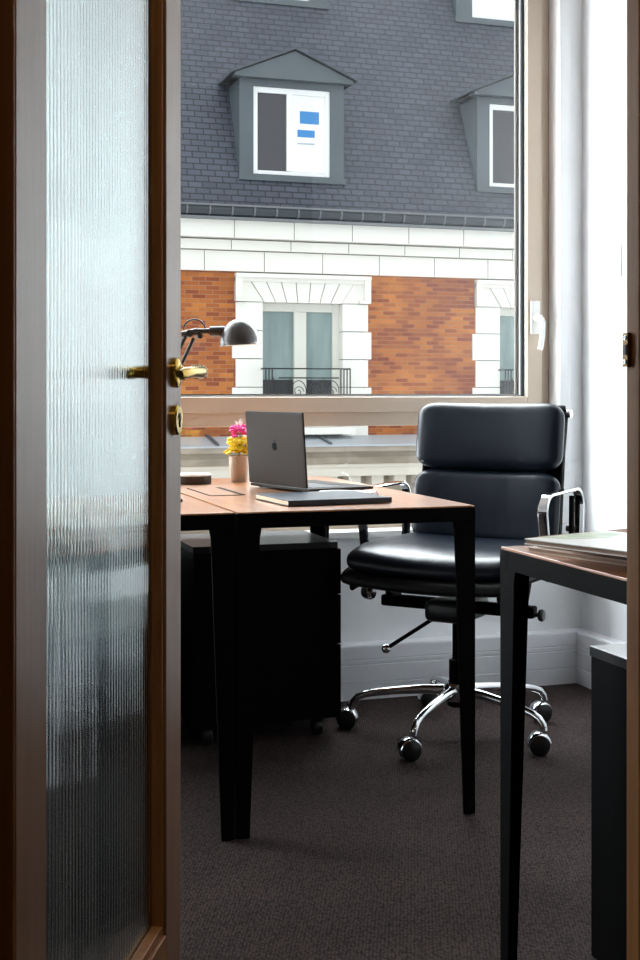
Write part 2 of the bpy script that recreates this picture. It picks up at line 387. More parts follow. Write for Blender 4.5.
# levers
LXp, LZ = W-.040, 1.037
def lever(side):
    s = -1 if side == 0 else 1; y = 0 if side == 0 else T
    h = obj('handle', MB().lathe([(.0195,0),(.0195,s*.006),(.0175,s*.008),(.011,s*.009),(.0,s*.009)], 32, (LXp, y, LZ), 'y'), M['brass'], door, False, True)
    q = MB()
    q.lathe([(.0115,s*.008),(.0078,s*.012),(.0075,s*.024),(.009,s*.032),(.009,s*.038)], 20, (LXp, y, LZ), 'y')
    q.tube([(LXp+.008, y+s*.035, LZ), (LXp-.006, y+s*.038, LZ), (LXp-.03, y+s*.040, LZ+.001), (LXp-.065, y+s*.038, LZ), (LXp-.10, y+s*.036, LZ-.003), (LXp-.112, y+s*.035, LZ-.004)], [.0080,.009,.0085,.0072,.0075,.005], 14)
    obj('lever', q, M['brass'], h, False, True)
    e = obj('keyhole_plate', MB().lathe([(.0195,0),(.0195,s*.006),(.0175,s*.008),(.0,s*.008)], 32, (LXp, y, LZ-.061), 'y'), M['brass'], door, False, True)
    k = MB(); k.lathe([(.005,s*.0078),(.005,s*.0092),(0,s*.0092)], 14, (LXp, y, LZ-.057), 'y'); k.box(LXp-.002, LXp+.002, min(y+s*.0078, y+s*.0092), max(y+s*.0078, y+s*.0092), LZ-.070, LZ-.057)
    obj('keyhole', k, M['darkhole'], e, False, True)
lever(0); lever(1)
# door frame
tr = sroot('trim_3', 'brown wooden door frame around the opening', 'door frame', (OX0, PY0, 0))
jm = MB()
jm.box(OX0-.05, OX0, PY0-.02, PY1-.001, 0, OZ+.05)
jm.box(OX0, OX1, PY0-.02, PY1, OZ, OZ+.05)
obj('frame', jm, M['jamb_wood'], tr, True, bevel=.002)
jm = MB()   # strike side with rebate, seen at the right
jm.prism([(OX1, PY1+.012), (OX1, 1.118), (OX1+.012, 1.118), (OX1+.012,1.108),(OX1-.001,1.108), (OX1-.001,PY0-.02), (OX1+.06,PY0-.02), (OX1+.06,PY1+.012)], 'z', 0, OZ+.05)
obj('strike_jamb', jm, M['jamb_wood'], tr, True, bevel=.0015)
sp = obj('strike_plate', MB().box(OX1-.0045, OX1, 1.132, 1.1425, 1.054-.017, 1.054+.017), M['bronze'], tr, True, bevel=.0008)
q = MB(); q.box(OX1-.0055, OX1-.0044, 1.1335, 1.1385, 1.049, 1.059)
l_ = obj('latch_hole', q, M['darkhole'], sp); l_.data.transform(tr.matrix_basis.inverted())
for zz in (1.066, 1.042):
    q = MB().lathe([(.0022,0),(.0022,-.0012),(0,-.0015)], 12, (OX1-.0044, 1.136, zz), 'x')
    l_ = obj('screw', q, M['chrome'], sp); l_.data.transform(tr.matrix_basis.inverted())

# ------------------------------------------------------------------ desks
DZ = .74
def desk(label, x0, x1, y0, y1, legs, grain='y', flap=None):
    d = thing('desk', label, 'desk', ((x0+x1)/2, (y0+y1)/2, 0), 0, 'walnut topped desks with black tapered legs')
    obj('desktop', MB().box(x0+.002, x1-.002, y0+.002, y1-.002, DZ-.012, DZ), M['desk_wood'], d, True, bevel=.0008)
    fr = MB(); t = .03
    fr.box(x0, x1, y0, y0+t, DZ-.038, DZ-.004); fr.box(x0, x1, y1-t, y1, DZ-.038, DZ-.004)
    fr.box(x0, x0+t, y0+t, y1-t, DZ-.038, DZ-.004); fr.box(x1-t, x1, y0+t, y1-t, DZ-.038, DZ-.004)
    obj('frame', fr, M['steel'], d, True, bevel=.001)
    for cx, cy, sx, sy in ((x0, y0, 1, 1), (x1, y0, -1, 1), (x0, y1, 1, -1), (x1, y1, -1, -1)):
        q = MB(); wt, wb, th = .054, .030, .008; e = .0005
        # two tapering plates meeting at the corner
        def sl(wd, z): 
            return [(cx+sx*e, cy+sy*e, z), (cx+sx*wd, cy+sy*e, z), (cx+sx*wd, cy+sy*th, z), (cx+sx*th, cy+sy*th, z), (cx+sx*th, cy+sy*wd, z), (cx+sx*e, cy+sy*wd, z)]
        q.ring_loft([sl(wb, 0), sl(wt, DZ-.060), sl(wt+.004, DZ-.0382)])
        obj('leg', q, M['steel'], d, True, bevel=.001)
    if flap:
        fx0, fx1, fy0, fy1 = flap
        obj('cable_flap', MB().box(fx0, fx1, fy0, fy1, DZ-.0005, DZ+.0012), M['desk_wood'], d, True)
        s_ = MB(); s_.box(fx1, fx1+.014, fy0, fy1, DZ-.0005, DZ+.0016); s_.box(fx0-.003, fx0, fy0, fy1, DZ-.0005, DZ+.0016); s_.box(fx0, fx1, fy0-.003, fy0, DZ-.0005, DZ+.0016)
        obj('cable_slot', s_, M['steel'], d, True)
    return d
desk('walnut topped desk on black tapered legs carrying the open laptop and flower pot', .735, 1.325, 2.850, 4.005, None, flap=(.785,.865,3.32,3.60))
desk('desk alongside the laptop desk on its left, mostly hidden by the door', .140, .729, 2.850, 4.005, None)
desk('nearest walnut topped desk at the right carrying the stacked books', 1.012, 2.20, 1.46, 2.077, None)

def pedestal(label, x0, x1, y0, y1, z0, z1, front):
    p = thing('pedestal_cabinet', label, 'cabinet', ((x0+x1)/2, (y0+y1)/2, 0), 0, 'black pedestals under the desks')
    obj('body', MB().box(x0+.002, x1-.002, y0+.002, y1-.002, z0, z1-.018), M['ped'], p, True, bevel=.001)
    obj('top_panel', MB().box(x0, x1, y0, y1, z1-.018, z1), M['pedtop'], p, True, bevel=.001)
    # three drawer fronts
    hs = [(z0+.004, z0+.004+(z1-.02-z0)*.42), (z0+.008+(z1-.02-z0)*.42, z0+.006+(z1-.02-z0)*.71), (z0+.010+(z1-.02-z0)*.71, z1-.022)]
    for a, b in hs:
        if front == 'x+': q = MB().box(x1-.002, x1+.012, y0+.006, y1-.006, a, b)
        elif front == 'x-': q = MB().box(x0-.012, x0+.002, y0+.006, y1-.006, a, b)
        else: q = MB().box(x0+.006, x1-.006, y0-.012, y0+.002, a, b)
        obj('drawer', q, M['ped'], p, True, bevel=.001)
    if z0 > .02:
        for cx in (x0+.05, x1-.05):
            for cy in (y0+.05, y1-.05):
                q = MB(); q.lathe([(.0,-.012),(.026,-.012),(.028,-.008),(.028,.008),(.026,.012),(0,.012)], 18, (cx, cy, .028), 'x'); q.box(cx-.016, cx+.016, cy-.010, cy+.010, .045, z0)
                obj('caster', q, M['castblack'], p, True, True)
    return p
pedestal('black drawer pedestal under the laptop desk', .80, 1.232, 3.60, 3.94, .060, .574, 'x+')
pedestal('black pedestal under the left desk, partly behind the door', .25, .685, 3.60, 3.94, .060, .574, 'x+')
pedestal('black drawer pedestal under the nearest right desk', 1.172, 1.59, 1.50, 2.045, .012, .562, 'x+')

# ------------------------------------------------------------------ office chair
CH = Vector((1.584, 3.537, 0))
ch = thing('office_chair', 'black leather swivel chair with chrome arms behind the laptop desk', 'chair', CH, math.radians(132))
# local frame: +y forward, +x towards picture left
def seat_fn(q):
    z = q.z
    y = q.y
    if y > .12: z -= .9*(y-.12)**2*1.6
    z += .012*(q.x/.24)**2
    return (q.x, y, z)
obj('seat', MB().rbox(.50, .49, .052, .026, (0, .0, .528), 22, .013, seat_fn), M['leather'], ch, False, True, ang=80)
obj('seat_underside', MB().rbox(.52, .50, .040, .02, (0, .008, .482), 16, 0, seat_fn), M['leather2'], ch, False, True, ang=80)
# backrest cushions in a tilted plane
tilt = math.radians(9)
def backM(zc):   # place cushion centre at height zc
    y = -.215 - (zc-.50)*math.tan(tilt)
    return Matrix.Translation((0, y, zc)) @ Matrix.Rotation(PI/2+tilt, 4, 'X')
def curve_fn(q):
    a = max(0, (abs(q.x)/.245-.72)/.28)
    return (q.x*(1-.045*min(1, abs(q.y)/.115)**5), q.y*(1-.15*a*a), q.z*(1-.25*a*a) + .035*(q.x/.25)**2)
def add_back(name, zc, h, t, puff, wd, m):
    b_ = MB().rbox(wd, h, t, .030, (0,0,0), 24, puff, curve_fn)
    # after rotation: local y -> up, z -> backwards; flip so cushion curve hugs the sitter
    b_.xf(Matrix.Translation((0, -.215-(zc-.50)*math.tan(tilt), zc)) @ Matrix.Rotation(tilt, 4, 'X') @ Matrix(((1,0,0,0),(0,0,1,0),(0,1,0,0),(0,0,0,1))))
    return obj(name, b_, m, ch, False, True, ang=80)
add_back('upper_back_cushion', .870, .212, .062, .016, .490, M['leather'])
add_back('lower_back_cushion', .650, .232, .056, .014, .488, M['leather'])
bk = MB(); bk.rbox(.46, .45, .016, .007, (0,0,0), 12, 0, lambda q: (q.x, q.y, q.z+.03*(q.x/.25)**2))
bk.xf(Matrix.Translation((0, -.258-.24*math.tan(tilt), .745)) @ Matrix.Rotation(tilt, 4, 'X') @ Matrix(((1,0,0,0),(0,0,1,0),(0,1,0,0),(0,0,0,1))))
obj('back_sling', bk, M['leather2'], ch, False, True, ang=80)
for s in (-1, 1):
    X = s*.228
    pts = [(X, .235, .452), (X, .12, .470), (X, 0, .476), (X, -.13, .476), (X, -.200, .487), (X, -.232, .53), (X, -.246, .60), (X, -.258, .70), (X, -.274, .82), (X, -.304, .955)]
    f_ = obj('side_rail', MB().tube(pts, 0, flat=(.030,.014), up=(0,-1,.4)), M['steel'], ch, False, True)
    obj('end_knob', MB().lathe([(.0,-.008),(.013,-.008),(.014,0),(.011,.010),(0,.011)], 18, (X+s*.012, -.303, .945), 'x'), M['chrome'], f_, False, True)
    # arm: closed chrome band
    A = s*.290; ys, yb, zt, zb, rr = .062, -.255, .722, .470, .05
    loop = []
    def arc(cy, cz, a0, a1):
        for k in range(13):
            a = math.radians(a0+(a1-a0)*k/12); loop.append((A, cy+rr*math.cos(a), cz+rr*math.sin(a)))
    arc(ys-rr, zt-rr-.004, 0, 90); arc(yb+rr, zt-rr, 90, 180); arc(yb+rr+.01, zb+rr, 180, 270); arc(ys-rr-.03, zb+rr, 270, 360)
    a_ = obj('arm', MB().tube(loop, 0, closed=True, flat=(.030,.009), up=(1,0,0)), M['chrome'], ch, False, True)
    # dark inner strut that holds the arm
    obj('arm_strut', MB().tube([(A-s*.014, -.215, .475), (A-s*.014, -.222, .60), (A-s*.014, -.226, .70)], 0, flat=(.022,.012), up=(0,1,0)), M['steel'], a_, False, True)
    obj('arm_bolt', MB().lathe([(.009,-.012),(.009,.012),(0,.013)], 14, (A-s*.022, -.235, .60), 'x'), M['castblack'], a_, False, True)
# mechanism
q = MB(); q.box(-.245, .245, -.020, .020, .362, .396); obj('seat_stretcher', q, M['steel'], ch, bevel=.006)
q = MB(); q.rbox(.13, .20, .065, .02, (0, .0, .372), 8); obj('tilt_housing', q, M['castblack'], ch, False, True)
for s in (-1, 1):
    q = MB(); q.prism([(-.03,.385),(.03,.385),(.075,.475),(-.075,.475)], 'x', s*.205-.006, s*.205+.006); q.prism([(.045,.40),(.075,.40),(.085,.475),(.050,.475)], 'x', s*.19-.01, s*.19+.01)
    obj('seat_bracket', q, M['steel'], ch, bevel=.003)
obj('tension_knob', MB().lathe([(0,0),(.019,0),(.024,.006),(.024,.026),(.019,.034),(0,.036)], 24, (.255, .045, .405), 'x'), M['chrome'], ch, False, True)
obj('side_knob', MB().lathe([(.006,.03),(.006,0),(.016,-.002),(.018,-.010),(.014,-.016),(0,-.017)], 20, (-.255, .0, .372), 'x'), M['castblack'], ch, False, True)
lv = obj('tilt_lever', MB().tube([(.01, .01, .362), (.06, .04, .340), (.178, .104, .254)], .006, 12), M['steel'], ch, False, True)
obj('lever_ball', MB().lathe([(.0001,-.014),(.008,-.0115),(.013,-.006),(.014,0),(.013,.006),(.008,.0115),(.0001,.014)], 20, (.182, .106, .251)), M['chrome'], lv, False, True)
obj('gas_column', MB().lathe([(.014,.36),(.014,.22),(.0145,.22),(.024,.22),(.024,.155),(.027,.155),(.029,.085),(.020,.080),(0,.08)], 28), M['steel'], ch, False, True)
base = obj('hub', MB().lathe([(0,.154),(.034,.154),(.040,.146),(.042,.120),(.036,.100),(0,.098)], 32), M['chrome'], ch, False, True)
for k in range(5):
    a = math.radians(8+72*k-132); cx, cy = math.cos(a), math.sin(a)
    pr = [(.03,.130),(.10,.128),(.18,.121),(.245,.112),(.275,.106),(.298,.097),(.311,.082),(.315,.066)]
    pts = [(cx*r_, cy*r_, z_) for r_, z_ in pr]
    lg = obj('leg', MB().tube(pts, [.015,.0145,.0125,.0115,.011,.0108,.0105,.010], 14), M['chrome'], ch, False, True)
    # caster: twin wheels, trailing, under a chrome hood
    ca = math.radians((185, 168, 150, 178, 160)[k]-132)
    tx, ty = math.cos(ca), math.sin(ca); ox, oy = -ty, tx
    px_, py_ = cx*.315 + tx*.014, cy*.315 + ty*.014
    R_ = Matrix.Translation((px_, py_, .029)) @ Matrix.Rotation(ca, 4, 'Z')
    wq = MB()
    for s in (-1, 1):
        wq.lathe([(0,s*.006),(.026,s*.006),(.0285,s*.009),(.0285,s*.020),(.024,s*.023),(0,s*.0235)], 26, (0,0,0), 'y')
    wq.xf(R_); cst = obj('caster', wq, M['castblack'], lg, False, True)
    hq = MB(); n_ = 14; ro, ri, hw = .0335, .0300, .0215
    rings = []
    for i in range(n_+1):
        t_ = math.radians(15+170*i/n_); c_, s_ = math.cos(t_), math.sin(t_)
        rings.append([(-ri*c_, -hw, ri*s_), (-ro*c_, -hw*.8, ro*s_), (-ro*c_*1.04, 0, ro*s_*1.04), (-ro*c_, hw*.8, ro*s_), (-ri*c_, hw, ri*s_)])
    hq.ring_loft(rings); hq.lathe([(.009,.03),(.009,.05)], 12, (-.012, 0, 0)); hq.xf(R_)
    obj('caster_hood', hq, M['chrome'], lg, False, True)

# ------------------------------------------------------------------ things on the desks
# laptop
P1, P2 = Vector((.967, 3.60, DZ+.0012)), Vector((1.046, 3.303, DZ+.0012))
u = (P2-P1).normalized(); la = math.atan2(u.y, u.x)     # local x runs along the hinge, local y towards the keyboard
lp = thing('laptop', 'open aluminium laptop, lid facing the viewer, on the walnut desk', 'laptop', P1, la)
LW, LD = .308, .215
obj('base', MB().rbox(LW, LD, .010, .004, (LW/2, LD/2, .0075), 10), M['alu'], lp, False, True)
kb = MB()
for r_ in range(5):
    for c_ in range(13): kb.box(.022+c_*.0205, .022+c_*.0205+.0175, .030+r_*.019, .030+r_*.019+.0165, .0124, .0134)
obj('keyboard', kb, M['key'], lp)
obj('trackpad', MB().rbox(.11, .065, .0008, .0003, (LW/2, .17, .0127), 4), M['alu'], lp)
for fx in (.03, LW-.03):
    for fy in (.02, LD-.02): obj('rubber_foot', MB().lathe([(.006,0),(.006,.003),(0,.003)], 12, (fx, fy, 0)), M['key'], lp)
lt = math.radians(4)
ML = Matrix.Translation((0, -.001, .013)) @ Matrix.Rotation(lt, 4, 'X')
lid = obj('lid', MB().rbox(LW, .0055, .204, .010, (LW/2, 0, .102), 14).xf(ML), M['alu'], lp, False, True)
obj('screen', MB().box(.008, LW-.008, .0026, .0032, .012, .196).xf(ML), M['screen'], lid)
# apple shaped mark on the lid: body with a bite, plus leaf
cxm, czm = LW/2, .108
out = []
for k in range(40):
    a = 2*PI*k/40; rr = .0125*(1+.06*math.cos(2*a))
    x = rr*math.cos(a)*.98; z = rr*math.sin(a)
    z -= .0022*math.exp(-(x/.004)**2)*(1 if z > 0 else -1)*(1 if z > 0 else .6)
    dx, dz = x-.0155, z-.001
    dd = math.hypot(dx, dz)
    if dd < .0062: x = .0155+dx/dd*.0062; z = .001+dz/dd*.0062
    out.append((cxm+x, czm+z))
q = MB().prism(out, 'y', -.0031, -.0027)
leaf = []
for k in range(12):
    t_ = 2*PI*k/12; x = .0042*math.cos(t_); z = .0018*math.sin(t_)
    leaf.append((cxm+.002+x*.6-z*.7, czm+.0165+x*.8+z*.6))
q.prism(leaf, 'y', -.0031, -.0027)
obj('apple_logo', q.xf(ML), M['logo'], lid)

# flower pot
fp = thing('flower_pot', 'small cream pot of yellow and pink flowers beside the laptop', 'flower pot', (.992, 3.825, DZ))
obj('pot', MB().lathe([(.0,0),(.024,0),(.026,.004),(.031,.078),(.029,.080),(.027,.074),(0,.070)], 32), M['pot'], fp, False, True)
obj('soil', MB().lathe([(0,.069),(.026,.070),(.026,.072),(0,.074)], 20), M['soil'], fp)
random.seed(3)
def blossom(c, r, m, n=7):
    q = MB()
    for k in range(n):
        a = 2*PI*k/n; q.rbox(r*.9, r*.55, r*.35, r*.16, (0,0,0), 4)
        # each petal is moved out from the centre
        vs = q.bm.verts; vs.ensure_lookup_table(); new = vs[-98:]
        Mx = Matrix.Rotation(a, 4, 'Z') @ Matrix.Translation((r*.5,0,0)) @ Matrix.Rotation(-.5, 4, 'Y')
        bmesh.ops.transform(q.bm, matrix=Mx, verts=new)
    q.lathe([(0,-r*.2),(r*.3,-r*.1),(r*.3,r*.15),(0,r*.3)], 8)
    rot = Vector((0,0,1)).rotation_difference(Vector((c[0]*12+random.uniform(-.3,.3), c[1]*12+random.uniform(-.3,.3), .8))).to_matrix().to_4x4()
    q.xf(Matrix.Translation(c) @ rot)
    return q
for k in range(64):
    a = random.uniform(0, 2*PI); r_ = .040*math.sqrt(random.random()); z_ = .084+random.random()*.046+.010*(1-r_/.04)
    c = (r_*math.cos(a), r_*math.sin(a), z_)
    b_ = obj('yellow_blossom', blossom(c, .013, None, 6), M['yellow'], fp, False, True)
for k in range(22):
    a = random.uniform(0, 2*PI); r_ = .027*math.sqrt(random.random()); z_ = .138+random.random()*.030
    c = (r_*math.cos(a)+.004, r_*math.sin(a), z_)
    obj('pink_blossom', blossom(c, .012, None, 6), M['pink'], fp, False, True)
q = MB()
for k in range(14):
    a = random.uniform(0, 2*PI); r_ = random.uniform(.002, .02)
    q.tube([(0,0,.07), (r_*.5*math.cos(a), r_*.5*math.sin(a), .11), (r_*math.cos(a), r_*math.sin(a), .15)], .0009, 5)
obj('stems', q, M['stemgreen'], fp)
q = MB()
for k in range(16):
    a = random.uniform(0, 2*PI); r_ = random.uniform(.005, .028); zt = random.uniform(.170, .193)
    p = (r_*math.cos(a), r_*math.sin(a), zt)
    q.tube([(p[0]*.4, p[1]*.4, .15), p], .0006, 5); q.lathe([(0,-.002),(.0022,0),(0,.002)], 6, p)
obj('pale_sprigs', q, M['sprig'], fp)

# notebook, notepad, phone, round box
nb = thing('notebook', 'large navy hardcover notebook lying near the front edge of the laptop desk', 'notebook', (.884, 2.948, DZ+.0015), math.radians(4))
obj('pages', MB().box(.002, .268, .003, .232, .002, .011), M['paper'], nb)
obj('cover', MB().box(0, .272, 0, .236, 0, .002).box(0, .272, 0, .236, .011, .0135).box(.2695, .272, 0, .236, .002, .011).box(.002, .2695, 0, .0025, .002, .011), M['navy'], nb, bevel=.0008)
np_ = thing('notepad', 'slim white notepad with a dark back, between laptop and navy notebook', 'notepad', (1.062, 3.270, DZ), math.radians(-26))
obj('pages', MB().box(.001, .149, .001, .069, .0025, .008), M['white_paper'], np_)
obj('back_cover', MB().box(0, .155, 0, .07, 0, .0025), M['navy'], np_, bevel=.0006)
ph = thing('smartphone', 'dark phone lying on the left desk, half hidden by the door edge', 'phone', (.640, 3.22, DZ), 0)
obj('body', MB().rbox(.07, .145, .009, .004, (0, 0, .0045), 8), M['key'], ph, False, True)
obj('screen', MB().box(-.032, .032, -.068, .068, .0088, .0094), M['screen'], ph)
rb_ = thing('round_box', 'round dark box with a white lid at the far left of the laptop desk', 'box', (.842, 3.79, DZ))
obj('body', MB().lathe([(0,0),(.053,0),(.055,.003),(.055,.024),(0,.024)], 40), M['puckdark'], rb_, False, True)
obj('lid', MB().lathe([(0,.024),(.0555,.024),(.0560,.026),(.054,.0295),(0,.030)], 40), M['puckwhite'], rb_, False, True)

# books on the right desk
def book(name, label, loc, rz, w_, l_, t_, cm, pm, group='books stacked on the right desk'):
    b_ = thing(name, label, 'book', loc, rz, group)
    obj('pages', MB().box(.002, w_-.002, -l_+.002, -.002, .002, t_-.002), pm, b_)
    obj('cover', MB().box(0, w_, -l_, 0, 0, .002).box(0, w_, -l_, 0, t_-.002, t_), cm, b_, bevel=.0006)
    return b_
ba = math.radians(17)
M['cream_cover'] = mat('cream_cover', (.50,.40,.33), .35)
m = mat('photo_cover', (.75,.72,.68), .3); M['photo_cover'] = m
noise_col(m, (.16,.24,.08), (.78,.76,.72), 4.5, (1,1,1), 2, 0, .40, .50)
book('book', 'thin pale book at the bottom of the stack on the right desk', (1.022, 1.992, DZ), ba, .24, .33, .009, M['cream_cover'], M['cream_edge'])
book('book', 'thick brown book in the middle of the stack on the right desk', (1.040, 1.990, DZ+.009), ba, .23, .32, .017, M['brown_cover'], M['brown_cover'])
top_book = book('book', 'pale book with a green pictured cover on top of the stack', (.966, 1.893, DZ+.026), math.radians(19), .20, .28, .0095, M['photo_cover'], M['cream_edge'])

M['green_print'] = mat('green_print', (.16,.24,.07), .35); noise_col(M['green_print'], (.10,.20,.04), (.45,.50,.33), 22, (1,1,1), 4)
q = MB(); q.prism([(.03,-.006),(.165,-.006),(.185,-.05),(.12,-.075),(.05,-.05)], 'z', .0094, .0098)
obj('cover_picture', q, M['green_print'], top_book)['label'] = 'green printed picture'

# desk lamp
lm = thing('desk_lamp', 'dark grey jointed desk lamp with a domed shade, standing on the left desk', 'lamp', (.652, 3.90, DZ))
B = Vector((.652, 3.90, DZ))
def L3(p): return tuple(Vector(p)-B)
obj('base', MB().lathe([(0,0),(.075,0),(.078,.006),(.074,.016),(.02,.022),(.012,.05),(0,.05)], 36), M['lamp'], lm, False, True)
el = (.842, 3.868, 1.193)
lo = (.660, 3.895, .785)
ar = MB()
for dy in (-.011, .011):
    ar.tube([L3((lo[0]-.008, lo[1]+dy, lo[2])), L3((el[0]-.008, el[1]+dy, el[2]-.012))], .006, 10)
ar.tube([L3((lo[0]+.016, lo[1], lo[2]-.006)), L3((el[0]+.020, el[1], el[2]-.018))], .006, 10)
obj('arm', ar, M['lamp'], lm, False, True)
jt = MB(); jt.tube([L3((el[0]-.018, el[1], el[2]-.008)), L3((el[0]+.03, el[1]-.008, el[2]+.004))], .010, 14)
jt.lathe([(0,-.018),(.011,-.018),(.011,.018),(0,.018)], 16, L3((el[0]+.003, el[1], el[2]-.004)), 'y')
jt.lathe([(0,-.016),(.008,-.016),(.008,.016),(0,.016)], 16, L3((el[0]+.034, el[1]-.01, el[2]-.012)), 'y')
obj('joint', jt, M['lamp'], lm, False, True)
nk = MB(); nk.tube([L3((.868, 3.858, 1.196)), L3((.905, 3.848, 1.196)), L3((.907, 3.848, 1.196)), L3((.950, 3.836, 1.196))], [.008,.009,.015,.016], 18)
obj('neck', nk, M['lamp'], lm, False, True)
sc_ = Vector(L3((.995, 3.822, 1.160)))
shp = []
for k in range(13):
    a = PI/2*k/12; shp.append((.060*math.sin(a)+.0003, .074*math.cos(a)))
prof_o = [(r_, z_) for r_, z_ in shp] + [(.062, -.002), (.0645, -.005)]
prof_i = [(.0625, -.005), (.0575, .0)] + [(r_*.94, z_*.94) for r_, z_ in shp[::-1]]
rot = Matrix.Translation(sc_) @ Matrix.Rotation(math.radians(-4), 4, 'Y')
sh = obj('lamp_shade', MB().lathe(prof_o+[(.0630,-.0055)], 40).xf(rot) if False else MB().ring_loft([[ (r_*math.cos(2*PI*k/40), r_*math.sin(2*PI*k/40), z_) for k in range(40)] for r_, z_ in prof_o+[(.0630,-.0055)]], False, False).xf(rot), M['lamp'], lm, False, True)
obj('shade_lining', MB().ring_loft([[ (r_*math.cos(2*PI*k/40), r_*math.sin(2*PI*k/40), z_) for k in range(40)] for r_, z_ in [(.0630,-.0056)]+prof_i], False, False).xf(rot), M['lamp_in'], sh, False, True)
obj('bulb', MB().lathe([(.0001,.004),(.012,.008),(.018,.020),(.016,.034),(.009,.044),(.009,.058),(0,.058)], 20).xf(rot), M['lamp_in'], sh, False, True)
cb_ = []
for k in range(13):
    t_ = k/12; a = PI*(1-t_)
    cb_.append(L3((.866+.034*math.cos(a)-.004, 3.858, 1.200+.032*math.sin(a))))
obj('cable', MB().tube(cb_, .0025, 8), M['cable'], lm, False, True)

# ------------------------------------------------------------------ building across the street
FYb = 19.0
bl = thing('apartment_building', 'brick and white stone apartment building with slate mansard roof across the street', 'building', (6, FYb, -12))
BX0, BX1 = -8.0, 18.0
BAYS = [5.94+3.96*k for k in (-3,-2,-1,0,1,2)]
hw = .64
def part(name, mb, m, parent=bl, smooth=False, bevel=0, world=True):
    if parent is bl or parent is None: return obj(name, mb, m, bl, True, smooth, bevel)
    o = obj(name, mb, m, parent, False, smooth, bevel); o.data.transform(bl.matrix_basis.inverted()); return o
